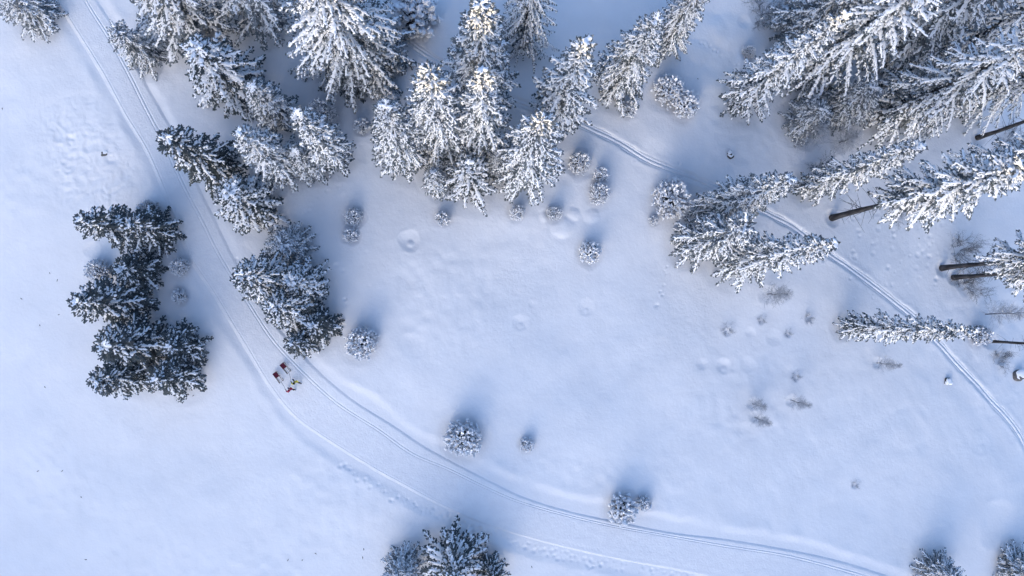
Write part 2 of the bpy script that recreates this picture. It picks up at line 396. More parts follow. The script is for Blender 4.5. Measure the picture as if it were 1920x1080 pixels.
# ------------------------------------------------------------------ what stands where (photo pixels -> places)
# prototype, tip pixel, foot pixel, crown radius in metres, label
G1, G2, G3 = 'spruces along the groomed track', 'spruces of the wood above the clearing', 'spruces beside the narrow trail'
TREES = [
 ('dense', (8,-18), (72,36), 3.0, 'round frosted spruce alone across the track, beyond the trampled patch', G1),
 ('dense', (214,54), (282,108), 2.4, 'small grey frosted spruce right at the track verge across from the trampled patch', G1),
 ('snowyB', (262,-75), (352,58), 5.0, 'broad white spruce with hanging boughs behind the small grey spruce at the verge', G2),
 ('frosted', (425,-85), (455,58), 4.8, 'big grey frosted spruce joined to a broad white hanging-bough spruce', G2),
 ('broad', (362,86), (424,202), 4.0, 'full snowy spruce in front of the pair of big trees by the track', G2),
 ('narrow', (472,162), (530,222), 2.2, 'slim spruce with white fern-like boughs between a full snowy spruce and a short bush', G2),
 ('darkB', (308,255), (412,335), 3.1, 'dark-flanked spruce overhanging the verge opposite the end of the trampled patch', G1),
 ('snowyC', (447,247), (535,320), 3.0, 'spruce with long white comb-like boughs one row back from the track', G2),
 ('narrow', (552,284), (588,322), 1.9, 'small spruce leaning out from the skirt of a white comb-boughed spruce', G2),
 ('narrow', (556,212), (636,298), 2.2, 'slim tall white spruce with a grey bush tucked behind it', G2),
 ('broad', (425,362), (472,412), 3.5, 'squat spruce under thick snow pads beside the track, last before the gap', G1),
 ('huge', (585,-70), (645,135), 6.3, 'huge spruce with long drooping snow-lined branches and a rounded grey skirt', G2),
 ('frosted', (668,62), (690,126), 4.4, 'grey frosted spruce hugging the foot of the huge drooping one', G2),
 ('snowyA', (903,6), (893,182), 3.8, 'tall spruce behind two sunlit trees, its own tip gold in the sun', G2),
 ('big', (1008,-80), (1006,88), 3.9, 'white spruce with trailing branches behind the sunlit row, tip out of view', G2),
 ('snowyB', (803,128), (832,272), 3.4, 'tall white spruce with yellow sunlit tip, between the unlit outer one and its olive-tipped twin', G2),
 ('snowyC', (905,130), (900,270), 3.2, 'tall white spruce with olive sunlit tip directly behind the star-shaped young spruce', G2),
 ('snowyA', (722,198), (748,300), 3.2, 'white spruce at the outer end of the clump, with no sunlight on its tip', G2),
 ('star', (879,306), (880,345), 3.2, 'young spruce like a white star of straight boughs at the front of the clump', G2),
 ('narrow', (812,322), (824,352), 1.4, 'little snowy spruce tucked against the white star-shaped young spruce', G2),
 ('snowyB', (1018,222), (992,336), 3.5, 'white spruce with sun-warmed olive heart where the narrow trail goes into the wood', G2),
 ('frosted', (935,290), (948,322), 1.8, 'low dark frosted spruce filling the gap behind the star-shaped young spruce', G2),
 ('snowyC', (1098,76), (1036,222), 3.5, 'white spruce with a cream sunlit crest standing over the narrow trail', G2),
 ('snowyA', (1232,35), (1150,162), 3.1, 'thick white spruce beside the cream-crested one, near two round bushes', G2),
 ('snowyB', (1330,-45), (1236,82), 2.6, 'spruce reaching past the thick white one towards the bare brush', G2),
 ('snowyC', (1583,30), (1380,190), 3.0, 'long spruce with heavy white boughs and a faint gold tip beside bare brush', G3),
 ('big', (1775,-60), (1535,165), 6.6, 'great spruce with brown stem showing between long snow-lined boughs', G3),
 ('big', (1985,60), (1655,232), 5.6, 'big spruce with bare dark foot leaning over bare snow, long trailing white boughs', G3),
 ('snowyB', (1925,-80), (1670,95), 5.6, 'spruce deep in the dense stand behind the great brown-stemmed one', G3),
 ('frosted', (1650,-70), (1500,90), 4.4, 'dark blue frosted spruce behind the gold-tipped long spruce', G3),
 ('big', (2030,-40), (1745,125), 5.4, 'spruce at the outer side of the dense stand with sweeping snow-lined boughs', G3),
 ('frosted', (1640,165), (1575,215), 3.4, 'low dark frosted spruce under the boughs of the great stand', G3),
 ('frosted', (1545,205), (1500,232), 2.8, 'low frosted spruce at the foot of the great stand beside a spreading sapling', G3),
 ('frosted', (1780,190), (1715,222), 3.0, 'frosted young spruce under trailing boughs beside a bare dark foot', G3),
 ('big', (2120,60), (1812,178), 4.6, 'drooping spruce rising behind the long thick bare trunk', G3),
 ('narrow', (1728,272), (1506,356), 2.0, 'narrow spruce with dark bare foot across the snow from the great stand', G3),
 ('high', (2190,135), (1842,277), 3.0, 'tall tree with long thick bare brown trunk at the edge of the great stand', G3),
 ('high', (1925,312), (1560,401), 3.7, 'tall spruce on a bare dark trunk, crown white and full, foot next to the trail', G3),
 ('high', (2060,255), (1700,352), 3.2, 'white-crowned spruce just behind the bare-trunked one next to the trail', G3),
 ('high', (2110,470), (1767,498), 3.4, 'bare-trunked tree, thicker of the close pair of trunks', G3),
 ('high', (2150,494), (1788,506), 3.0, 'bare-trunked tree, thinner and darker of the close pair of trunks', G3),
 ('narrow', (1832,622), (1585,600), 1.7, 'slender dark spruce like a feather lying across the narrow trail', G3),
 ('high', (2210,660), (1856,644), 2.0, 'thin bare trunk rising from a snowy bush beyond the trail', G3),
 ('snowyA', (1483,335), (1335,402), 2.8, 'white spruce with the tip nearest a bare trunk, behind its two neighbours', G3),
 ('dense', (1402,422), (1295,450), 3.2, 'bushy spruce with fern-like white top between two longer spruces', G3),
 ('snowyC', (1566,457), (1368,500), 2.9, 'white spruce whose tip hangs over the narrow trail', G3),
 ('stardark', (848,1092), (854,1040), 4.1, 'dark spruce with radiating snow-lined boughs across the footprint line from the track', G1),
 ('dense', (748,1090), (768,1056), 2.5, 'smaller snowy spruce at the side of the radiating dark one', G1),
 ('darkA', (922,1098), (910,1060), 2.2, 'pointed small dark spruce beside the radiating one near the footprint line', G1),
 ('dense', (1795,1095), (1748,1066), 2.7, 'grey frosted spruce with a scoured hollow at its back, clear of the track', G1),
 ('dense', (1945,1085), (1900,1055), 2.9, 'dark round spruce sunk in a deep scoured hollow', G1),
 ('darkA', (150,412), (268,450), 3.0, 'dark spruce with long pointed tip, nearest the trampled patch', G1),
 ('darkB', (238,418), (300,462), 2.7, 'dark spruce with snow-flecked flank beside the track, behind the pointed one', G1),
 ('darkA', (143,566), (250,560), 3.4, 'bushy dark spruce in the middle of the dark clump, pointing to the open slope', G1),
 ('darkB', (225,505), (275,512), 2.6, 'dark spruce between the pointed one and the bushy middle ones', G1),
 ('darkB', (190,648), (282,622), 3.3, 'near-black spruce at the heart of the dark clump', G1),
 ('darkA', (315,650), (352,640), 2.9, 'dark spruce on the track side of the dark clump', G1),
 ('darkB', (174,716), (262,694), 2.6, 'low dark spruce at the far end of the dark clump, pointing to open slope', G1),
 ('darkA', (290,712), (345,692), 3.0, 'dark spruce at the corner of the dark clump towards the sledges', G1),
 ('dense', (528,458), (546,470), 2.8, 'round frosted young spruce at the back of the clump near the sledges', G2),
 ('stardark', (448,514), (525,536), 3.3, 'spruce with fanned striped boughs reaching over the ski tracks', G1),
 ('broad', (545,528), (578,548), 2.9, 'spruce with broad white snow stripes in the clump near the sledges', G2),
 ('stardark', (508,576), (562,588), 3.2, 'spruce with dark heart and radiating white boughs in the clump near the sledges', G1),
 ('darkB', (585,612), (604,612), 2.5, 'dark round spruce on the clearing side of the clump near the sledges', G2),
 ('darkA', (545,645), (580,640), 2.1, 'small dark spruce nearest the sledges', G1),
]
GB, GS = 'snow-covered bushes in the clearing', 'bare frosted saplings'
# prototype, centre pixel, radius m, height m, well depth, label
BUSHES = [
 ('bushA', (603,210), 1.5, 3.2, .3, 'short grey bush tucked behind the slim tall white spruce'),
 ('bushB', (774,25), 2.5, 4.0, .3, 'dark frosted bush beside the narrow trail behind the huge spruce'),
 ('bushA', (1256,168), 1.75, 2.2, .5, 'larger of two touching round bushes under the thick white spruce'),
 ('bushB', (1287,194), 1.45, 1.9, .5, 'smaller of two touching round bushes under the thick white spruce'),
 ('bushB', (1180,204), .85, 1.4, .3, 'small bush at the skirt of the thick white spruce by the trail'),
 ('bushA', (1262,370), 2.2, 3.0, .5, 'wide oval white bush beside the three long spruces'),
 ('bushB', (1226,413), .5, .8, .25, 'tiny white bush near the wide oval bush'),
 ('bushA', (1088,304), 1.25, 1.5, .9, 'round white bush sunk in a deep shaded hollow by the trail'),
 ('bushB', (1128,328), .85, 1.3, .4, 'smaller bush of a touching pair in the clearing'),
 ('bushA', (1126,362), 1.2, 1.8, .4, 'larger bush of a touching pair in the clearing'),
 ('bushB', (1107,473), 1.15, 1.5, .6, 'lone shaggy bush with a dark tuft, deep in the clearing'),
 ('bushA', (1040,399), .85, 1.3, .5, 'small bush next to smooth snow mounds'),
 ('bushB', (970,398), .8, 1.3, .3, 'small white bush at the foot of the sun-warmed spruce'),
 ('bushB', (829,409), .75, 1.4, .3, 'small tufted bush on open snow in front of the star-shaped young spruce'),
 ('bushA', (662,406), 1.0, 1.3, .6, 'larger of two small bushes sharing a blue hollow'),
 ('bushB', (657,441), .75, 1.1, .5, 'smaller of two small bushes sharing a blue hollow'),
 ('bushB', (678,236), .8, 1.0, .8, 'dark little bush in a round pit among the spruces'),
 ('bushB', (731,186), .9, 1.6, .3, 'dark bush at the skirt of the huge drooping spruce'),
 ('bushA', (1690,1), 1.0, 1.6, .2, 'snowy bush hidden among the boughs of the great stand'),
 ('bushA', (676,643), 1.72, 2.6, .4, 'ball-shaped snowy bush standing by itself beside the clump near the sledges'),
 ('bushA', (869,824), 2.0, 2.6, .8, 'largest round white bush, alone in a ring-shaped hollow by the groomed track'),
 ('bushB', (988,834), .75, 1.0, .3, 'small round bush alone on smooth snow near the largest round one'),
 ('bushB', (1169,958), 1.5, 2.4, .4, 'grey upright bush touching the edge of the groomed track'),
 ('bushB', (1209,945), .8, 1.0, .3, 'small bush beside the grey upright one at the track edge'),
 ('bushB', (1842,628), 1.1, 1.6, .4, 'snowy bush at the foot of the thin bare trunk beyond the trail'),
 ('bushA', (1405,96), .75, 1.0, .4, 'little dark bush at the tip of the white boughs by bare snow'),
 ('bushB', (335,555), .75, 1.1, .3, 'small white bush between the dark clump and the track'),
 ('bushA', (181,508), 1.3, 1.8, .3, 'snowy bush on the open-slope side of the dark clump'),
 ('bushA', (276,395), 1.2, 2.2, .2, 'small frosted bush where the trampled patch meets the dark clump'),
 ('bushA', (335,500), 1.0, 1.6, .2, 'frosted bush under the track side of the dark clump'),
 ('bushB', (1512,1), 2.2, 3.2, .2, 'dark blue frosted bush behind the gold-tipped long spruce'),
]
# prototype, foot pixel, tip pixel or None, radius, height, label
SAPLINGS = [
 ('sapling', (1412,757), .95, 4.0, 'frosted sapling of the close pair, nearer the long spruces'),
 ('sapling', (1416,783), .95, 4.2, 'frosted sapling of the close pair, nearer the groomed track'),
 ('sapling', (1484,751), .95, 4.6, 'lone frosted sapling with dark stem beside the close pair'),
 ('sapling', (1646,681), .95, 4.6, 'frosted sapling with a small pit at its foot, across from the feather-like spruce'),
 ('tuft', (1495,709), .62, .9, 'thin frosted tuft between the saplings and the feather-like spruce'),
 ('tuft', (1366,622), .82, .9, 'white starry frosted tuft on open snow near the long spruces'),
 ('tuft', (1430,602), .55, .8, 'frosted tuft in the row of pits near the long spruces'),
 ('tuft', (1480,627), .5, .7, 'frosted tuft beside a double snow pit'),
 ('tuft', (1520,596), .7, 1.2, 'frosted tuft nearest the foot of the feather-like spruce'),
 ('tuft', (1605,911), .55, .7, 'lone frosted tuft on the wind-rippled slope'),
 ('sapling', (1440,552), 1.5, 5.5, 'spreading frosted bare sapling under the spruce that hangs over the trail'),
 ('sapling', (1850,589), 1.5, 7.0, 'bare frosted birch-like stem beyond the trail'),
 ('brush', (1436,18), 2.1, 2.6, 'round brown bare brush on open snow beside the forest'),
 ('brush', (1500,55), 2.0, 3.4, 'brown bare brush against the gold-tipped long spruce'),
 ('sapling', (1512,258), 2.0, 5.0, 'spreading bare sapling at the foot of the great stand'),
 ('sapling', (1575,268), 1.7, 4.0, 'bare frosted sapling between the great stand and the narrow dark-footed spruce'),
 ('brush', (1815,468), 1.8, 3.0, 'bare twiggy brush beside the thicker of the close pair of trunks'),
 ('brush', (1825,530), 2.0, 3.2, 'bare twiggy brush beside the thinner of the close pair of trunks'),
 ('brush', (1900,262), 1.6, 2.4, 'bare brush under the long thick trunk'),
 ('brush', (1690,395), 1.3, 2.0, 'sparse bare brush along the bare dark trunk by the trail'),
 ('brush', (1545,315), 1.6, 2.4, 'bare brush between the low frosted spruces and the narrow dark-footed spruce'),
 ('brush', (1885,672), 1.2, 1.8, 'low bare brush beside the thin trunk beyond the trail'),
]

def place_tree(tip, foot):
    fx, fy, fz = ground_pt(*foot)
    d = CQ @ Vector(((tip[0] - 960) / FPX, (540 - tip[1]) / FPX, -1))
    rb = math.hypot(fx, fy)
    hd = math.hypot(d.x, d.y)
    x, y = d.x / hd * rb, d.y / hd * rb
    z = float(base_z(np.array(x), np.array(y)))
    t = rb / hd
    top = CAM_H + d.z * t
    return x, y, top - z

TREE_POS = [place_tree(t[1], t[2]) for t in TREES]
for row, (x, y, h) in zip(TREES, TREE_POS):
    r = row[3]
    if row[0] == 'high': PITS.append((x, y, 0.9, 0.25, 1.2))
    else: PITS.append((x, y, r * 0.9, 0.16, 1.1))
BUSH_POS = []
for b in BUSHES:
    # the pixel marks the middle of the bush, about half its height up
    x, y, z = ground_pt(b[1][0], b[1][1], b[3] * 0.5)
    BUSH_POS.append((x, y)); PITS.append((x, y, b[2] * 1.2, b[4] * .3, 1.1))
SAP_POS = []
for s in SAPLINGS:
    if s[0] == 'sapling': x, y, z = ground_pt(*s[1])
    else: x, y, z = ground_pt(s[1][0], s[1][1], s[3] * 0.4)
    SAP_POS.append((x, y)); PITS.append((x, y, max(.35, s[2] * .6), .16, 1.2))

# dimples and drifts over buried stumps
for u, v, r, d, h in [(768,452,1.0,.55,.5),(1098,577,.75,.28,.2),(975,605,.75,.3,.22),(772,648,1.2,.25,.0),(1357,686,.75,.4,.25),(1403,684,.8,.28,.0),
    (1316,683,.55,.25,.0),(1452,634,.8,.3,.0),(1407,623,.5,.25,.0),(1840,835,1.1,.25,.15),(1230,573,.3,.2,.0),(998,571,.4,.15,.0),(1375,693,.3,.15,0),
    (683,285,.9,.25,.0),(1183,925,.35,.2,.1),(305,752,.6,.15,.1),(1750,1030,2.2,.35,0),(1880,985,2.4,.7,0),(172,468,.8,.3,0),(1445,140,.8,.3,.2),(1395,40,.7,.25,0)]:
    pit_px(u, v, r, d * .36, 1.0)
    if h: mound_px(u + 1, v + 5, r * .35, h * .22)
for u, v, r, h in [(1055,428,1.0,.5),(1076,402,.6,.35),(1111,406,.7,.35),(1020,407,.45,.3),(1330,55,1.6,.45),(1310,95,1.2,.4),(1365,60,1.8,.5),
    (640,345,2.5,.4),(1395,120,1.0,.35),(1330,160,1.6,.4),(1235,240,2.5,.4),(1705,800,1.8,.25),(905,765,1.2,.1)]:
    mound_px(u, v, r, h * .32)
random.seed(5)
def prints(pts, step, r, d, side):
    C = resample(np.array([ground_pt(*p)[:2] for p in pts]), step)
    for k, c in enumerate(C):
        t = C[min(k + 1, len(C) - 1)] - C[max(k - 1, 0)]
        t = t / (np.linalg.norm(t) + 1e-9)
        if random.random() < .12: continue
        o = side * (1 if k % 2 else -1) * random.uniform(.1, 1.9)
        c = c + t * random.uniform(-.5, .5) * step
        DENTS.append((c[0] - t[1] * o, c[1] + t[0] * o, r * random.uniform(.65, 1.35), d * random.uniform(.35, 1.3)))
prints([(640,868),(693,907),(763,943),(830,967),(880,990),(947,1010),(960,1017),(1020,1033),(1100,1053),(1143,1058),(1210,1068),(1290,1084)], .42, .17, .09, .25)
prints([(760,940),(830,966),(880,989),(950,1012),(1020,1034),(1100,1054)], .5, .15, .08, .4)
prints([(1100,1053),(1112,1062),(1098,1080),(1090,1090)], .45, .17, .08, .2)
prints([(880,985),(895,1010),(898,1022)], .4, .18, .13, .15)
prints([(1252,488),(1246,520),(1240,550),(1231,570)], .5, .13, .10, .12)
prints([(1283,68),(1325,85),(1372,118),(1410,140)], .45, .13, .10, .08)
prints([(650,560),(635,600),(642,612)], .4, .15, .12, .1)
prints([(640,760),(620,735),(600,720)], .4, .16, .1, .2)
prints([(1200,290),(1230,300),(1270,318)], .7, .14, .1, .5)
prints([(1480,440),(1530,472),(1600,520),(1650,560)], .8, .13, .09, .9)
prints([(395,430),(430,480),(470,545)], 1.1, .15, .08, .5)
for _ in range(70):      # loose scuffs under the tall trees on the right
    u, v = random.uniform(1580, 1800), random.uniform(400, 560)
    x, y, _z = ground_pt(u, v); DENTS.append((x, y, random.uniform(.12, .3), random.uniform(.03, .07)))
for _ in range(60):
    u, v = random.uniform(520, 700), random.uniform(340, 560)
    x, y, _z = ground_pt(u, v); DENTS.append((x, y, random.uniform(.12, .25), random.uniform(.02, .05)))

# ------------------------------------------------------------------ ground: one sheet, fine in view, coarse to the horizon
def axis(lo, hi, step, far):
    a = list(np.arange(lo, hi + step, step))
    out, s = [], step
    p = a[-1]
    while p < far: s *= 1.35; p += s; out.append(p)
    pre, s = [], step
    p = a[0]
    while p > -far: s *= 1.35; p -= s; pre.append(p)
    return np.array(pre[::-1] + a + out)
ax = axis(-57, 66, 0.14, 2500); ay = axis(-35, 40, 0.14, 2500)
GX, GY = np.meshgrid(ax, ay)
GZ = ground_z(GX, GY)
nx, ny = len(ax), len(ay)
ii = (np.arange(ny - 1)[:, None] * nx + np.arange(nx - 1)[None, :]).ravel()
quads = np.stack([ii, ii + 1, ii + nx + 1, ii + nx], axis=1)
ground = link('ground', new_mesh('ground', np.stack([GX.ravel(), GY.ravel(), GZ.ravel()], axis=1), None, quads, [M['snow']]))
tag(ground, 'smooth blue-white snowfield with wells, drifts and footprints', kind='structure')

# ------------------------------------------------------------------ groomed track with ski grooves
def strip(name, C, cols, profile, mat):
    n, k = len(C), cols.shape[1]
    V = np.zeros((n, k, 3))
    V[:, :, 0] = C[:, None, 0] * 0 + cols[:, :, 0]; V[:, :, 1] = cols[:, :, 1]
    V[:, :, 2] = base_z(V[:, :, 0], V[:, :, 1]) + profile
    i = (np.arange(n - 1)[:, None] * k + np.arange(k - 1)[None, :]).ravel()
    me = new_mesh(name, V.reshape(-1, 3), None, np.stack([i, i + k, i + k + 1, i + 1], axis=1), [mat])
    return link(name, me)

nc = 100
sc_ = np.linspace(0, 1, nc)
S = np.broadcast_to(sc_[None, :], (len(TC), nc))
cols = TL[:, None, :] * (1 - S[..., None]) + TR[:, None, :] * S[..., None]
dL = S * TWID[:, None]
sT = np.clip(((TT - TL) * (TR - TL)).sum(1) / TWID ** 2, .5, .95)
dT = (S - sT[:, None]) * TWID[:, None]
along = np.arange(len(TC)) * 0.35
prof = np.full(S.shape, -0.03)
wob = 0.03 * vnoise(along / 3, along * 0, 40)[:, None]
for c in (-0.16, 0.16):
    prof = prof - 0.042 * np.exp(-((dT - c - wob) / 0.062) ** 2)
prof = prof + 0.015 * np.exp(-((dT - wob) / 0.10) ** 2)
upper = sstep(95, 60, along)[:, None]
for c in (0.34, 0.62):
    prof = prof - 0.03 * upper * np.exp(-((dL - c - wob * 2) / 0.06) ** 2)
prof = prof - 0.012 * np.exp(-((dL - 1.0 - 8 * wob) / 0.35) ** 2)
X_, Y_ = cols[..., 0], cols[..., 1]
prof = prof + 0.02 * vnoise(X_ / 1.3, Y_ / 1.3, 41) + 0.015 * vnoise(X_ / .45, Y_ / .45, 42)
edge = np.minimum(S, 1 - S) * TWID[:, None]
_we = sstep(0.55, 0.02, edge)
prof = prof * (1 - _we) + (ground_z(X_, Y_) - base_z(X_, Y_) - 0.012) * _we
prof = np.where(_we < .6, np.maximum(prof, ground_z(X_, Y_) - base_z(X_, Y_) + 0.004), prof)
track = strip('path', TC, cols, prof, M['groomed'])
tag(track, 'wide groomed winter track with ski grooves curving across the snow', kind='structure')

k2 = 27
lat = np.linspace(-0.48, 0.48, k2)
cols2 = SC[:, None, :] + SNOR[:, None, :] * lat[None, :, None]
along2 = np.arange(len(SC)) * .25
w2 = 0.08 * vnoise(along2 / 2.5, along2 * 0, 44)[:, None]
prof2 = np.full((len(SC), k2), -0.035)
for c in (-0.21, 0.19):
    prof2 = prof2 - 0.055 * np.exp(-((lat[None, :] - c - w2) / 0.09) ** 2)
prof2 = prof2 + 0.02 * np.exp(-((lat[None, :] + 0.02 - w2) / 0.10) ** 2)
prof2 = prof2 + 0.04 * vnoise(cols2[..., 0] / .5, cols2[..., 1] / .5, 45)
trail = strip('trail', SC, cols2, prof2, M['trail'])
tag(trail, 'narrow double-rutted ski trail winding between the trees', kind='structure')

# ------------------------------------------------------------------ unseen hill, placed to block the low sun below the tallest tips
sp = np.array([SUN_AZ.x, SUN_AZ.y]) / math.hypot(*SUN_AZ); sq = np.array([-sp[1], sp[0]])
HILL_D, HILL_H = 210.0, 57.0
hu = np.linspace(110, 420, 63); hv = np.linspace(-520, 520, 131)
HU, HV = np.meshgrid(hu, hv)
prof_h = np.where(HU < HILL_D, sstep(110, HILL_D + 8, HU), 1 - 0.35 * sstep(HILL_D, 420, HU))
CREST = HILL_H + 5.8 * sstep(8, 34, HV)  # crest raised on one side to keep the right-hand treetops out of sun
HZ = -16 + (CREST + 16) * prof_h * sstep(560, 380, np.abs(HV)) + 0.8 * vnoise(HV / 60, HU / 60, 50) * prof_h
HX = HU * sp[0] + HV * sq[0]; HY = HU * sp[1] + HV * sq[1]
n1, n2 = HU.shape
ii = (np.arange(n1 - 1)[:, None] * n2 + np.arange(n2 - 1)[None, :]).ravel()
hill = link('hill', new_mesh('hill', np.stack([HX.ravel(), HY.ravel(), HZ.ravel()], axis=1), None, np.stack([ii, ii + 1, ii + n2 + 1, ii + n2], axis=1), [M['snow']]))
tag(hill, 'unseen snowy hill that keeps the clearing in shade', kind='structure')
# ------------------------------------------------------------------ spruces: trunk, needle crown, snow load
def norm(v): return v / (np.linalg.norm(v, axis=-1, keepdims=True) + 1e-9)
UP = np.array([0, 0, 1.0])

class Foliage:
    def __init__(self, seed):
        self.r = np.random.RandomState(seed)
        self.nV, self.nQ, self.sV, self.sT = [], [], [], []
        self.nn = self.sn = 0
    def needles(self, P0, D, L, W):
        """two crossed blades per twig"""
        n = len(P0)
        if not n: return
        s = norm(np.cross(D, UP)); u = np.cross(s, D)
        P1 = P0 + D * L[:, None]
        mid = P0 + D * (L * self.r.uniform(.4, .6, n))[:, None]
        w = W[:, None]
        V = np.stack([P0, mid - s * w, P1, mid + s * w, P0 - u * w * .2, mid - u * w * .95, P1 - u * w * .25, mid + u * w * .35], axis=1)
        q = np.array([[0, 1, 2, 3], [4, 5, 6, 7]])
        self.nV.append(V.reshape(-1, 3)); self.nQ.append(((np.arange(n) * 8)[:, None, None] + q[None]).reshape(-1, 4) + self.nn)
        self.nn += n * 8
    def snow(self, Cn, D, A, B, H):
        """soft lumps: ring of six and a raised middle"""
        n = len(Cn)
        if not n: return
        s = norm(np.cross(D, UP)); u = np.cross(s, D)
        th = np.arange(6) * math.pi / 3
        jit = self.r.uniform(.7, 1.25, (n, 6))
        ring = Cn[:, None, :] + D[:, None, :] * (A[:, None] * np.cos(th) * jit)[..., None] + s[:, None, :] * (B[:, None] * np.sin(th) * jit)[..., None] - u[:, None, :] * (self.r.uniform(0, .35, (n, 6)) * H[:, None])[..., None]
        top = Cn + u * H[:, None] + D * (A * self.r.uniform(-.3, .3, n))[:, None]
        V = np.concatenate([ring, top[:, None, :]], axis=1)
        k = np.arange(6)
        t = np.stack([k, (k + 1) % 6, np.full(6, 6)], axis=1)
        self.sV.append(V.reshape(-1, 3)); self.sT.append(((np.arange(n) * 7)[:, None, None] + t[None]).reshape(-1, 3) + self.sn)
        self.sn += n * 7
    def meshes(self, name, needle_mat):
        a = new_mesh(name + '_crown', np.concatenate(self.nV), None, np.concatenate(self.nQ), [needle_mat], smooth=False)
        b = new_mesh(name + '_snow', np.concatenate(self.sV), np.concatenate(self.sT), None, [M['bough_snow']])
        return a, b

def conifer(name, seed, H, R, zb, snow, needle_mat, gap=0.7, per=6, droop=.45, power=.8, low=.6, fat=1.0, up=0.6, sec=.29, feather=.30, hang=.35, lump=1.0, shed=(.7, 1.25), ridge=1.35, tw=1.0):
    """H height, R crown radius, zb first boughs, snow share of twigs under snow,
    sec spacing of side branches, feather their length against the bough"""
    F = Foliage(seed); r = F.r
    lim0, lim1 = [], []
    z = zb; az0 = r.uniform(0, 6.28)
    while z < H - 0.25:
        f = (z - zb) / (H - zb)
        Rz = R * max(.08, (1 - f) ** power * min(1, low + f * 6 * (1 - low)))
        nb = max(5, int(round(per * (0.8 + .2 * (1 - f)) + r.uniform(-1, 1))))
        az0 += 0.9
        for k in range(nb):
            az = az0 + k * 2 * math.pi / nb + r.uniform(-.3, .3)
            L = Rz * r.uniform(.66, 1.16)
            o = np.array([math.cos(az), math.sin(az), 0])
            e = -0.30 + (0.30 + up) * f ** 1.4 + r.uniform(-.1, .1)
            dr = droop * (1.15 - .8 * f) * r.uniform(.7, 1.3)
            sway = r.uniform(-.2, .2)
            lat = np.array([-o[1], o[0], 0])
            z0 = z + r.uniform(-.5, .5) * gap
            def curve(t):
                t = np.asarray(t)[..., None]
                return o * L * t * (1 - .08 * t) + lat * L * sway * t * t + UP * (z0 + L * (math.sin(e) * t - dr * t ** 2 + .2 * dr * t ** 3))
            def tang(t): return norm(curve(t + .02) - curve(t - .02))
            q = min(1.7, .5 + L * .3)
            seg = np.linspace(0, .95, 5); Q = curve(seg); rad = np.linspace(.05, .014, 5)[:, None] * q
            lim0.append(np.concatenate([Q[:-1], rad[:-1]], axis=1)); lim1.append(np.concatenate([Q[1:], rad[1:]], axis=1))
            bs = min(1.0, snow * r.uniform(*shed) * (.62 + .62 * f ** .7))          # some boughs have shed their load
            # snow ridge and needles along the bough itself
            n = max(4, int(L / .16))
            ts = np.linspace(.16, 1.0, n) + r.uniform(-.02, .02, n)
            C, T = curve(ts), tang(ts)
            tip_w = np.minimum(1, .55 + 1.2 * (1 - ts))
            F.needles(C, T, np.full(n, .32), r.uniform(.07, .12, n) * fat)
            m = np.where((r.rand(n) < .93) & (r.rand() < bs * ridge) | (r.rand(n) < bs * .5))[0]; kk = len(m)
            F.snow(C[m] + UP * .05 + r.normal(0, .02, (kk, 3)), T[m], r.uniform(.11, .21, kk), r.uniform(.055, .125, kk) * fat * tip_w[m] * lump, r.uniform(.06, .11, kk))
            # side branches, feathered with twigs
            n = max(3, int(L / sec))
            t0 = np.linspace(.14, .96, n)
            for side in (-1, 1):
                ts = t0 + r.uniform(-.4, .4, n) * .8 / n
                P, T = curve(ts), tang(ts)
                sd = norm(np.cross(T, UP)) * side
                S = np.clip(feather * L * (1.12 - ts) * np.minimum(1, .3 + ts * 2.2) + .14, .16, 1.5) * r.uniform(.65, 1.3, n)
                a = r.uniform(.6, 1.0, n)
                D = norm(T * np.cos(a)[:, None] + sd * np.sin(a)[:, None] - UP * (hang * r.uniform(.5, 1.5, n))[:, None])
                loaded = r.rand(n) < bs * tw * np.clip(ts * 1.7, .35, 1)      # a whole side branch keeps or sheds its snow
                steps = int(max(2, math.ceil(S.max() / .15)))
                for j in range(steps):
                    fr = (j + .35) * .15
                    g = np.where(fr < S)[0]
                    if not len(g): break
                    kk = len(g)
                    Dj = norm(D[g] - UP * (hang * .5 * fr) + r.normal(0, .1, (kk, 3)))
                    p = P[g] + D[g] * fr - UP * (hang * .35 * fr * fr)
                    F.needles(p, Dj, r.uniform(.16, .26, kk), r.uniform(.04, .07, kk) * fat)
                    m = np.where(loaded[g] & (r.rand(kk) < .95) | (r.rand(kk) < .06))[0]
                    F.snow(p[m] + Dj[m] * .06 + UP * .03, Dj[m], r.uniform(.07, .13, len(m)), r.uniform(.03, .062, len(m)) * fat * lump, r.uniform(.03, .055, len(m)))
                    # twiglets both ways
                    s2 = norm(np.cross(Dj, UP)) * np.where(r.rand(kk) < .5, 1, -1)[:, None]
                    d2 = norm(Dj * .7 + s2 * .75 - UP * r.uniform(.0, .6, kk)[:, None])
                    l2 = r.uniform(.10, .24, kk)
                    F.needles(p, d2, l2, r.uniform(.025, .05, kk) * fat)
                    m = np.where(loaded[g] & (r.rand(kk) < .7))[0]
                    F.snow(p[m] + d2[m] * (l2[m] * .6)[:, None] + UP * .025, d2[m], l2[m] * .45, r.uniform(.025, .05, len(m)) * fat * lump, r.uniform(.025, .045, len(m)))
        z += gap * (1.0 - .5 * f)
    # leader shoot
    n = 10
    zz = np.linspace(H - .9, H - .05, n)
    a = np.arange(n) * 2.4
    D = norm(np.stack([np.cos(a), np.sin(a), np.full(n, .9)], axis=1))
    P = np.stack([np.zeros(n), np.zeros(n), zz], axis=1)
    l = np.linspace(.4, .16, n)
    F.needles(P, D, l, np.full(n, .06))
    F.snow(P + D * .12, D, l * .3, np.full(n, .035), np.full(n, .03))
    crown, sn = F.meshes(name, needle_mat)
    # trunk with its limbs
    hs = np.linspace(-.6, H - .25, 14)
    rings = []
    R0 = .007 * H + .04
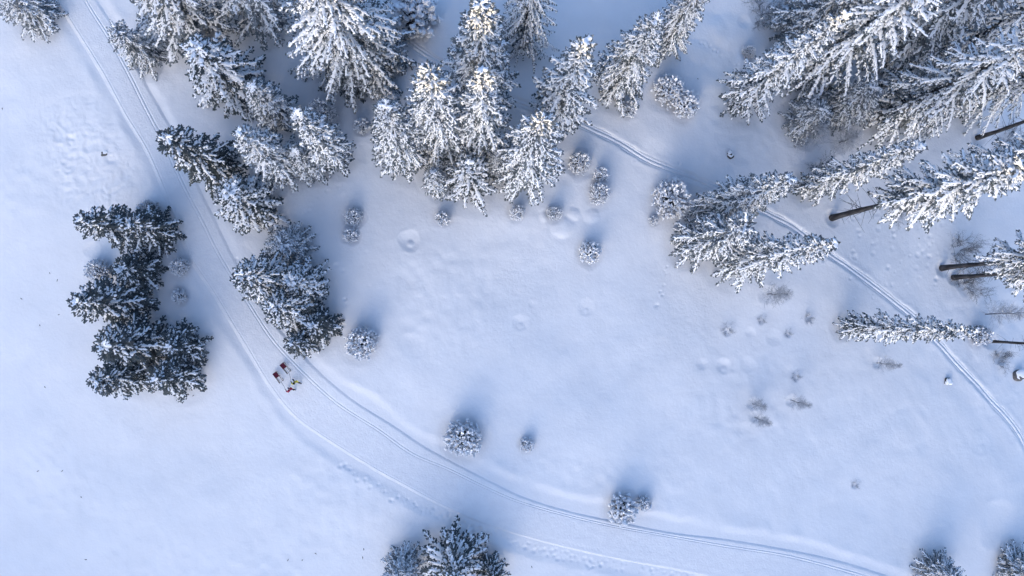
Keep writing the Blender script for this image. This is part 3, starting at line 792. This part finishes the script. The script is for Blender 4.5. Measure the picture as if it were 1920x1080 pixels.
    for h_ in hs:
        rr = R0 * (1 + .07 * math.sin(h_ * 1.7 + seed)) * max(.06, 1 - max(h_, 0) / H) + (0.10 * math.exp(-max(h_, 0) * 2.2) if h_ < 2 else 0)
        th = np.arange(10) * 2 * math.pi / 10
        wob = .03 * math.sin(h_ * .5 + seed)
        rings.append(np.stack([np.cos(th) * rr * (1 + .08 * np.sin(th * 3 + h_)) + wob, np.sin(th) * rr * (1 + .08 * np.cos(th * 2 + h_)), np.full(10, h_)], axis=1))
    V, Q, T = loft(rings)
    l0 = np.concatenate(lim0); l1 = np.concatenate(lim1)
    V2, Q2 = tubes(l0[:, :3], l1[:, :3], l0[:, 3], l1[:, 3], 3)
    if zb > 4:          # dead stubs on the bare stem
        n = 46
        hz = r.uniform(1.5, zb + 1, n); a = r.uniform(0, 6.28, n); le = r.uniform(.4, 1.7, n)
        p0 = np.stack([np.cos(a) * .15, np.sin(a) * .15, hz], axis=1)
        p1 = p0 + np.stack([np.cos(a) * le, np.sin(a) * le, -le * .35], axis=1)
        V3, Q3 = tubes(p0, p1, .018, .008, 3)
        Q2 = np.concatenate([Q2, Q3 + len(V2)]); V2 = np.concatenate([V2, V3])
    trunk = new_mesh(name + '_trunk', np.concatenate([V, V2]), T, np.concatenate([np.array(Q), Q2 + len(V)]), [M['bark']])
    return dict(H=H, R=R, parts=[('trunk', trunk), ('crown', crown), ('snow_cover', sn)])

def bush(name, seed, H, R, needle_mat, snow, nbr=90):
    """cushion of upward branches, each tip a tuft with its snow pad"""
    F = Foliage(seed); r = F.r
    l0, l1, rr = [], [], []
    for k in range(nbr):
        # directions over the dome
        ph = k * 2.39996 + r.uniform(-.2, .2)
        cz = 1 - (k + .5) / nbr * .98
        rad = math.sqrt(max(0, 1 - cz * cz))
        lump = r.uniform(.80, 1.10)
        tip = np.array([math.cos(ph) * rad * R * lump, math.sin(ph) * rad * R * lump, H * (.12 + .86 * cz) * lump])
        foot = np.array([math.cos(ph) * rad * R * .12, math.sin(ph) * rad * R * .12, -.15])
        mid = foot * .4 + tip * .6 + np.array([math.cos(ph), math.sin(ph), 0]) * rad * R * .06
        l0 += [foot, mid]; l1 += [mid, tip]; rr += [(.035, .022), (.022, .008)]
        ax_ = norm(tip - mid)
        n = 13
        t = r.uniform(.05, 1.05, n)
        P = mid + (tip - mid) * t[:, None]
        D = norm(ax_ * r.uniform(.5, 1.1, n)[:, None] + r.normal(0, .65, (n, 3)) + UP * .15)
        L = r.uniform(.16, .34, n) * (R / 1.7) ** .4; W = r.uniform(.045, .075, n)
        F.needles(P, D, L, W)
        m = np.where(r.rand(n) < snow)[0]
        Dm = norm(D[m] * np.array([1, 1, .4]))
        F.snow(P[m] + D[m] * (L[m] * .6)[:, None] + UP * .05, Dm, L[m] * r.uniform(.35, .6, len(m)), W[m] * r.uniform(1.0, 1.7, len(m)), W[m] * r.uniform(.6, 1.0, len(m)))
        if r.rand() < snow:
            F.snow((tip + UP * .03)[None], norm(ax_ * np.array([1, 1, .3]) + 1e-3)[None], np.array([r.uniform(.15, .26)]), np.array([r.uniform(.11, .19)]), np.array([r.uniform(.08, .14)]))
    crown, sn = F.meshes(name, needle_mat)
    rr = np.array(rr)
    V, Q = tubes(np.array(l0), np.array(l1), rr[:, 0], rr[:, 1], 3)
    return dict(H=H, R=R, parts=[('stem', new_mesh(name + '_stem', V, None, Q, [M['bark']])), ('foliage', crown), ('snow_cover', sn)])

def bare(name, seed, H, R, mat, mode):
    r = np.random.RandomState(seed)
    p0, p1, r0, r1 = [], [], [], []
    st0, st1, sr0, sr1 = [], [], [], []
    def branch(p, d, L, rad, depth, A, B, C_, D_):
        n = 4; q = p.copy()
        for k in range(n):
            d = norm(d + r.normal(0, .13, 3) + UP * .04)
            q2 = q + d * L / n
            A.append(q); B.append(q2); C_.append(rad * (1 - k / n * .6)); D_.append(rad * (1 - (k + 1) / n * .6))
            if depth > 0:
                for _ in range(2):
                    s = norm(np.cross(d, r.normal(0, 1, 3)))
                    branch(q2, norm(d * .75 + s * .8), L * r.uniform(.35, .55), rad * .62, depth - 1, p0, p1, r0, r1)
            q = q2
    if mode == 'sapling':
        zs = np.linspace(-.3, H, 12); off = np.cumsum(r.normal(0, .035, (12, 2)), axis=0)
        P = np.concatenate([off - off[0], zs[:, None]], axis=1)
        for k in range(11):
            st0.append(P[k]); st1.append(P[k + 1]); sr0.append(.055 * (1 - k / 12)); sr1.append(.055 * (1 - (k + 1) / 12))
        for k in range(120):
            f = r.uniform(.12, .98); zc = f * H
            c = np.array([np.interp(zc, P[:, 2], P[:, 0]), np.interp(zc, P[:, 2], P[:, 1]), zc])
            a = r.uniform(0, 6.28)
            L = R * (1.12 - f) * r.uniform(.6, 1.15) + .12
            branch(c, norm(np.array([math.cos(a), math.sin(a), .35])), L, .013, 1, p0, p1, r0, r1)
    else:
        for k in range(26 if mode == 'tuft' else 20):
            a = r.uniform(0, 6.28); e = r.uniform(.25, 1.4)
            d = np.array([math.cos(a) * math.cos(e), math.sin(a) * math.cos(e), math.sin(e)])
            L = 1 / math.sqrt((math.cos(e) / R) ** 2 + (math.sin(e) / H) ** 2) * r.uniform(.4, 1.15)
            foot = np.array([math.cos(a), math.sin(a), 0]) * r.uniform(0, R * .5) - UP * .12
            branch(foot, d, L, .016 if mode == 'tuft' else .022, 1 if mode == 'tuft' else 2, st0, st1, sr0, sr1)
    V, Q = tubes(np.array(st0), np.array(st1), np.array(sr0), np.array(sr1), 4)
    V2, Q2 = tubes(np.array(p0), np.array(p1), np.array(r0), np.array(r1), 3)
    return dict(H=H, R=R, parts=[('stem', new_mesh(name + '_stem', V, None, Q, [M['twig'] if mode != 'tuft' else mat])), ('twigs', new_mesh(name + '_twigs', V2, None, Q2, [mat]))])

PROTO = {
 'snowyA': conifer('spruce_a', 1, 22, 3.0, .5, 0.74, M['needles'], gap=.95, per=8, droop=.5, power=.62, feather=.22),
 'snowyB': conifer('spruce_b', 2, 23, 3.1, .6, 0.7, M['needles'], gap=1.05, per=8, droop=.58, power=.60, feather=.20, hang=.45),
 'snowyC': conifer('spruce_c', 3, 20, 3.0, .5, 0.74, M['needles'], gap=1.0, per=8, droop=.42, power=.72, feather=.18, lump=1.2),
 'big': conifer('spruce_d', 4, 24, 5.0, .6, 0.72, M['needles'], gap=1.35, per=9, droop=.8, power=.58, fat=1.2, sec=.5, feather=.20, hang=.65, lump=1.15),
 'frosted': conifer('spruce_e', 5, 18, 3.8, .4, 0.55, M['needles_frost'], gap=1.0, per=9, droop=.45, power=.5, sec=.4, fat=1.15, feather=.24, shed=(.4, 1.5)),
 'broad': conifer('spruce_f', 6, 13, 3.4, .3, 0.62, M['needles_dark'], gap=.85, per=8, droop=.4, power=.6, sec=.36, feather=.20, fat=1.1, lump=1.4, shed=(.4, 1.5)),
 'dense': conifer('spruce_g', 7, 8, 2.7, .2, 0.58, M['needles_frost'], gap=.6, per=9, droop=.32, power=.5, low=.8, feather=.24, shed=(.4, 1.5)),
 'star': conifer('spruce_h', 8, 12, 2.9, .3, 0.68, M['needles_dark'], gap=1.15, per=7, droop=.26, power=.75, feather=.15, lump=1.3),
 'huge': conifer('spruce_m', 13, 22, 6.0, .4, .72, M['needles'], gap=1.1, per=11, droop=.62, power=.55, low=.9, fat=1.2, sec=.42, feather=.20, hang=.6, lump=1.15),
 'stardark': conifer('spruce_n', 14, 12, 3.2, .3, .46, M['needles_dark'], gap=.95, per=8, droop=.28, power=.65, feather=.19, lump=1.3, fat=1.1, ridge=2.0, tw=.6, shed=(.5, 1.5)),
 'darkA': conifer('spruce_i', 9, 12, 3.0, .3, .20, M['needles_dark'], ridge=2.4, tw=.55, gap=.85, per=8, droop=.4, power=.6, fat=1.15, feather=.24, shed=(.1, 2.2), lump=1.2),
 'darkB': conifer('spruce_j', 10, 11, 2.9, .3, .15, M['needles_dark'], ridge=2.4, tw=.5, gap=.8, per=8, droop=.36, power=.55, fat=1.2, feather=.24, shed=(.1, 2.4), lump=1.25),
 'narrow': conifer('spruce_k', 11, 17, 2.0, .8, 0.74, M['needles'], gap=.85, per=7, droop=.5, power=.55, feather=.22, lump=1.15),
 'high': conifer('spruce_l', 12, 26, 2.8, 11.5, 0.72, M['needles'], gap=.85, per=7, droop=.55, power=.5, low=.35, hang=.5, feather=.22, lump=1.15),
 'bushA': bush('bush_a', 21, 2.4, 1.8, M['needles_frost'], .92, 105),
 'bushB': bush('bush_b', 22, 1.5, 1.1, M['needles_frost'], .88, 60),
 'sapling': bare('sapling_a', 31, 4.5, .95, M['frost_twig'], 'sapling'),
 'tuft': bare('tuft_a', 32, .9, .7, M['frost_twig'], 'tuft'),
 'brush': bare('brush_a', 33, 2.8, 2.0, M['twig'], 'brush'),
}
_rot = random.Random(3)
def plant(key, name, x, y, z, r, h, label, cat, group, sink=0.0):
    p = PROTO[key]
    e = bpy.data.objects.new(name, None)
    e.empty_display_size = .5
    COL.objects.link(e)
    e.location = (x, y, z - sink)
    e.rotation_euler = (0, 0, _rot.uniform(0, 6.28))
    r *= (1.27 if key in ('snowyA', 'snowyB', 'snowyC', 'narrow', 'broad', 'star', 'huge') else 1.14) if name == 'spruce_tree' else 1.0
    e.scale = (r / p['R'], r / p['R'], h / p['H'])
    for n, me in p['parts']:
        link(n, me, e)
    return tag(e, label, cat, group)

for row, (x, y, h) in zip(TREES, TREE_POS):
    g = gz(x, y)
    plant(row[0], 'spruce_tree', x, y, g, row[3], h + float(base_z(np.array(x), np.array(y))) - g, row[4], 'tree', row[5])
for row, (x, y) in zip(BUSHES, BUSH_POS):
    plant(row[0], 'snowy_bush', x, y, gz(x, y), row[2], row[3] + row[4], row[5], 'bush', GB)
for row, (x, y) in zip(SAPLINGS, SAP_POS):
    nm = {'sapling': 'bare_sapling', 'tuft': 'frosted_tuft', 'brush': 'bare_brush'}[row[0]]
    plant(row[0], nm, x, y, gz(x, y), row[2], row[3], row[4], {'sapling': 'sapling', 'tuft': 'shrub', 'brush': 'brush'}[row[0]], {'sapling': GS, 'tuft': 'frosted tufts poking through the snow', 'brush': 'bare brush under the trees'}[row[0]])
# ------------------------------------------------------------------ sledges, people, debris
def poly_tube(pts, rad, sides=6):
    pts = np.asarray(pts, float)
    rad = np.broadcast_to(np.asarray(rad, float), (len(pts),))
    T = norm(np.gradient(pts, axis=0))
    rings = []
    for p, t, rr in zip(pts, T, rad):
        ref = np.array([0, 1.0, 0]) if abs(t[1]) < .9 else np.array([0, 0, 1.0])
        s = np.cross(t, ref); s /= np.linalg.norm(s); u = np.cross(s, t)
        th = np.arange(sides) * 2 * math.pi / sides
        rings.append(p + rr * (np.cos(th)[:, None] * s + np.sin(th)[:, None] * u))
    return loft(rings)

def part(name, geo, mat, parent):
    V, Q, T = geo
    return link(name, new_mesh(name, V, T if len(T) else None, Q if len(Q) else None, [mat]), parent)

def box_geo(c, half, bend=0.0):
    """bevelled slab"""
    bm = bmesh.new()
    bmesh.ops.create_cube(bm, size=2)
    for v in bm.verts: v.co = Vector((v.co.x * half[0], v.co.y * half[1], v.co.z * half[2]))
    bmesh.ops.bevel(bm, geom=bm.edges[:], offset=min(half) * .5, segments=2, affect='EDGES')
    me = bpy.data.meshes.new('slab'); bm.to_mesh(me); bm.free()
    me.transform(Matrix.Translation(Vector(c)))
    return me

def surf(x, y):
    """snow surface on the groomed track"""
    return float(base_z(np.array(x), np.array(y))) - 0.03

def sledge(u, v, fu, fv, hand, label):
    """horned sledge: x forward, runners sweep up at the front to meet the side rails"""
    x, y, z = ground_pt(u, v, .3); fx, fy, fz = ground_pt(fu, fv, .3)
    yaw = math.atan2(fy - y, fx - x)
    e = bpy.data.objects.new('sledge', None); COL.objects.link(e)
    e.location = (x, y, surf(x, y)); e.rotation_euler = (0, 0, yaw)
    tag(e, label, 'sledge', 'sledges towed along the groomed track')
    for sy in (-.22, .22):
        q = sy * 1.12
        run = [(-.38, q, .012), (0, q, .008), (.45, q, .01), (.68, q, .04), (.85, q * .98, .14), (.93, q * .95, .27), (.90, q * .92, .37), (.80, sy * .98, .40), (.5, sy, .385), (.2, sy, .38), (-.34, sy, .38)]
        rn = part('runner', poly_tube(resample(np.array(run), .05), .026), M['sled_wood'], e)
        part('steel_shoe', poly_tube([(-.38, q, -.008), (0, q, -.012), (.45, q, -.010), (.66, q, .012)], .012, 4), M['steel'], rn)
        for px in (-.26, .24):
            part('post', poly_tube([(px, q, .01), (px, (q + sy) / 2, .2), (px, sy, .385)], .020), M['sled_wood'], e)
    for px in (-.26, .24):
        part('crossbar', poly_tube([(px, -.24, .20), (px, 0, .21), (px, .24, .20)], .018), M['sled_wood'], e)
    part('crossbar', poly_tube([(.88, -.20, .37), (.88, 0, .375), (.88, .20, .37)], .015), M['sled_wood'], e)
    # red webbing seat, sagging a little between the rails
    gx, gy = np.meshgrid(np.linspace(-.34, .27, 13), np.linspace(-.245, .245, 11))
    zz = .412 - .03 * np.cos(gy / .245 * math.pi / 2) + .004 * np.sin(gx * 60)
    V = np.stack([gx.ravel(), gy.ravel(), zz.ravel()], axis=1)
    i = (np.arange(10)[:, None] * 13 + np.arange(12)[None, :]).ravel()
    Q = np.stack([i, i + 1, i + 14, i + 13], axis=1)
    V2 = V - np.array([0, 0, .02]); n = len(V)
    rim = []
    edge = list(range(12)) + [12 + 13 * k for k in range(10)] + [142 - k for k in range(12)] + [130 - 13 * k for k in range(10)]
    for a, b in zip(edge, edge[1:] + edge[:1]): rim.append((a, a + n, b + n, b))
    part('seat', (np.concatenate([V, V2]), np.concatenate([Q, Q[:, ::-1] + n, np.array(rim)]), []), M['sled_red'], e)
    # tow rope, from the horns to the hand that pulls it
    w = np.array(hand) - np.array(e.location)
    c, s = math.cos(-yaw), math.sin(-yaw)
    h = np.array([c * w[0] - s * w[1], s * w[0] + c * w[1], w[2]])
    a0 = np.array([.90, 0, .375])
    t = np.linspace(0, 1, 14)[:, None]
    R_ = a0 * (1 - t) + h * t - np.array([0, 0, 1]) * (.10 * np.sin(math.pi * t))
    part('rope', poly_tube(R_, .014, 5), M['rope'], e)
    return e

def person(u, v, yaw_px, stride, hand_back, jacket, trousers, hat, label, hat_name):
    """walker facing +x, pulling a rope with the right hand held back"""
    x, y, z = ground_pt(u, v)
    x2, y2, _ = ground_pt(u + yaw_px[0], v + yaw_px[1])
    yaw = math.atan2(y2 - y, x2 - x)
    J = {}
    V, E, RAD = [], [], []
    def add(p, r, parent=None):
        V.append(p); RAD.append(r if isinstance(r, tuple) else (r, r))
        if parent is not None: E.append((parent, len(V) - 1))
        return len(V) - 1
    pel = add((0, 0, .92), (.185, .145))
    bel = add((.02, 0, 1.08), (.19, .15), pel)
    che = add((.05, 0, 1.30), (.215, .165), bel)
    nek = add((.08, 0, 1.48), (.060, .060), che)
    hd1 = add((.10, 0, 1.58), (.085, .090), nek)
    hd2 = add((.115, 0, 1.69), (.085, .095), hd1)
    for sgn in (-1, 1):
        st = stride * sgn
        hip = add((.0, .10 * sgn, .86), .12, pel)
        kn = add((.16 * st + .08, .11 * sgn, .49), .088, hip)
        an = add((.42 * st - (.03 if st > 0 else .10), .11 * sgn, .10 + (.06 if st < 0 else 0)), .062, kn)
        to = add((.42 * st + .17 - (.03 if st > 0 else .10), .12 * sgn, .05 if st > 0 else .06), .05, an)
        sh = add((.05, .20 * sgn, 1.40), .095, che)
        if sgn < 0:     # right arm held back with the rope
            el = add((-.13, -.27, 1.16), .075, sh)
            wr = add((-.27, -.25, .96), .05, el); hv = np.array([-.9, .05, -.25])
        else:
            el = add((.10 if hand_back else .0, .30, 1.14), .075, sh)
            wr = add((.32, .24, 1.04), .05, el); hv = np.array([.85, -.2, -.2])
        hv = hv / np.linalg.norm(hv)
        w0 = np.array(V[wr])
        palm = add(tuple(w0 + hv * .075), (.040, .024), wr)
        pc = np.array(V[palm])
        side = np.cross(hv, [0, 0, 1.0]); side /= np.linalg.norm(side)
        for fi, fl in enumerate((.070, .080, .075, .058)):
            b = pc + side * (.030 - .020 * fi) + hv * .02
            k1 = add(tuple(b + hv * fl * .5), .010, palm)
            add(tuple(b + hv * fl * .75 - np.array([0, 0, fl * .45])), .008, k1)
        th = add(tuple(w0 + hv * .045 + side * .045), .011, wr)
        add(tuple(w0 + hv * .085 + side * .060 - np.array([0, 0, .012])), .009, th)
        J['hand%d' % sgn] = pc
    me = bpy.data.meshes.new('body_joints')
    me.from_pydata(V, E, [])
    tmp = bpy.data.objects.new('body_joints', me); COL.objects.link(tmp)
    sk = tmp.modifiers.new('skin', 'SKIN'); sk.use_smooth_shade = True
    if not me.skin_vertices:
        bpy.context.view_layer.objects.active = tmp; bpy.ops.mesh.customdata_skin_add()
    for i, d in enumerate(me.skin_vertices[0].data):
        d.radius = RAD[i]; d.use_root = (i == 0)
    sb = tmp.modifiers.new('sub', 'SUBSURF'); sb.levels = 2; sb.render_levels = 2
    dg = bpy.context.evaluated_depsgraph_get()
    bm_ = bpy.data.meshes.new_from_object(tmp.evaluated_get(dg))
    bpy.data.objects.remove(tmp)
    bm_.materials.clear()
    for m_ in (M[jacket], M[trousers], M['boot'], M['skin'], M['black']): bm_.materials.append(m_)
    hands = [J['hand-1'], J['hand1']]
    for p in bm_.polygons:
        c = np.array(p.center)
        mi = 0
        if c[2] > 1.47: mi = 3
        elif min(np.linalg.norm(c - h) for h in hands) < .13: mi = 4
        elif c[2] < .17: mi = 2
        elif c[2] < .86 and abs(c[1]) < .24: mi = 1
        p.material_index = mi; p.use_smooth = True
    e = bpy.data.objects.new('person', None); COL.objects.link(e)
    e.location = (x, y, surf(x, y)); e.rotation_euler = (0, 0, yaw)
    tag(e, label, 'person', 'walkers towing sledges')
    link('body', bm_, e)
    def ball(name, c, r, mat, parent=e, sq=(1, 1, 1), cut=None):
        bm = bmesh.new(); bmesh.ops.create_uvsphere(bm, u_segments=16, v_segments=10, radius=1)
        if cut is not None:
            bmesh.ops.delete(bm, geom=[v_ for v_ in bm.verts if v_.co.z < cut], context='VERTS')
        for v_ in bm.verts: v_.co = Vector((v_.co.x * r * sq[0] + c[0], v_.co.y * r * sq[1] + c[1], v_.co.z * r * sq[2] + c[2]))
        m_ = bpy.data.meshes.new(name); bm.to_mesh(m_); bm.free(); m_.materials.append(mat)
        for p in m_.polygons: p.use_smooth = True
        return link(name, m_, parent)
    hatp = ball(hat_name, (.10, 0, 1.68), .125, M[hat], sq=(1.02, .95, 1.05), cut=-.15)
    ball('bobble', (.09, 0, 1.825), .045, M[hat], hatp)
    ball('hair', (.06, 0, 1.63), .108, M['hair'], sq=(.85, 1, 1.0))
    ball('nose', (.212, 0, 1.625), .018, M['skin'], sq=(1.2, .8, 1.3))
    for sy in (-.035, .035):
        ball('eye', (.196, sy, 1.655), .011, M['black'])
    ball('mouth', (.197, 0, 1.585), .02, M['sled_red'], sq=(.4, 1.1, .35))
    for sy in (-.098, .098):
        ball('ear', (.10, sy, 1.64), .026, M['skin'], sq=(.8, .4, 1.2))
    # world place of the rope hand
    h = J['hand-1']; c, s = math.cos(yaw), math.sin(yaw)
    return (x + c * h[0] - s * h[1], y + s * h[0] + c * h[1], e.location.z + h[2] - .02)

hand_y = person(557, 715, (9, 8), 1.0, True, 'yellow', 'navy', 'black', 'walker in yellow jacket and dark trousers with black hat, mid-stride, towing a sledge', 'wool_hat')
hand_r = person(547, 729, (9, 6), .75, False, 'red', 'blue', 'red', 'walker in red jacket and hat with blue trousers, towing a sledge', 'wool_hat')
sledge(531.5, 686.5, 543, 700, hand_y, 'dark wooden sledge with dark red seat, roped to the walker in yellow')
sledge(518, 703.5, 528.5, 717.5, hand_r, 'dark wooden sledge with bright red seat, roped to the walker in red')

# sticks and cones blown onto the open snow
_dr = random.Random(9)
STICKS = [(40,560),(75,610),(110,590),(72,883),(117,883),(152,932),(161,1049),(540,1050),(567,1050),(592,1038),(680,1046),(682,1030),(93,512),(107,526),(362,742),(5,204),(997,1063),(84,726),(1700,432),(1723,447),(1308,148)]
for u, v in STICKS:
    x, y, z = ground_pt(u, v)
    L = _dr.uniform(.16, .36); a = _dr.uniform(0, 6.28)
    pts = [(-L * .5 * math.cos(a), -L * .5 * math.sin(a), -.01), (-L * .1 * math.cos(a + .3), -L * .1 * math.sin(a + .3), .035), (L * .5 * math.cos(a), L * .5 * math.sin(a), .05)]
    V, Q, T = poly_tube(pts, [.022, .03, .012], 6)
    V2, Q2, T2 = poly_tube([pts[1], (pts[1][0] + .09 * math.cos(a + 1), pts[1][1] + .09 * math.sin(a + 1), .09)], [.016, .008], 5)
    n = len(V)
    o = link('fallen_twig', new_mesh('fallen_twig', np.concatenate([V, V2]), np.array(T + [tuple(k + n for k in t) for t in T2]), np.array(Q + [tuple(k + n for k in q) for q in Q2]), [M['debris']]))
    o.location = (x, y, gz(x, y) + .01)
    tag(o, 'small dark broken twig lying on open snow', 'twig', 'dark twigs scattered on the open snow')

# half-buried boulders and stumps with snow caps
def boulder(name, u, v, r, h, label, cat, mat, cap=.8, shift=(0, .15)):
    x, y, z = ground_pt(u, v)
    e = bpy.data.objects.new(name, None); COL.objects.link(e); e.location = (x, y, gz(x, y) - .1)
    rs = np.random.RandomState(int(u))
    def blob(sc, zc, flat, jit):
        bm = bmesh.new(); bmesh.ops.create_icosphere(bm, subdivisions=3, radius=1)
        for v_ in bm.verts:
            k = 1 + jit * (float(vnoise(v_.co.x * 1.7 + u, v_.co.y * 1.7 + v_.co.z)) * 2)
            v_.co = Vector((v_.co.x * sc * k, v_.co.y * sc * .9 * k, zc + v_.co.z * flat * k))
        m_ = bpy.data.meshes.new(name); bm.to_mesh(m_); bm.free()
        for p in m_.polygons: p.use_smooth = True
        return m_
    a = blob(r, h * .35, h * .65, .30); a.materials.append(mat); link('stone' if cat == 'boulder' else 'stump_wood', a, e)
    b = blob(r * cap, h * .72, h * .34, .35); b.materials.append(M['bough_snow']); o = link('snow_cap', b, e); o.location = (shift[0] * r, shift[1] * r, 0)
    tag(e, label, cat)
boulder('tree_stump', 1369, 291, .42, .55, 'dark cut stump with a round snow cap in front of the great stand', 'stump', M['bark'], .92, (-.1, .28))
boulder('boulder', 1776, 714, .45, .5, 'small snow-capped boulder in a dimple beside the trail ruts', 'boulder', M['rock'], .97, (.1, -.1))
boulder('boulder', 1909, 703, .75, .7, 'dark-sided boulder under a snow pad beyond the trail', 'boulder', M['rock'], .92, (.25, .2))
boulder('boulder', 195, 288, .34, .16, 'dark stone tip showing in the trampled patch', 'boulder', M['rock'], .8, (.3, .5))
boulder('tree_stump', 1893, 275, .25, .4, 'small dark stump under the long thick trunk', 'stump', M['bark'], .6, (.3, .3))
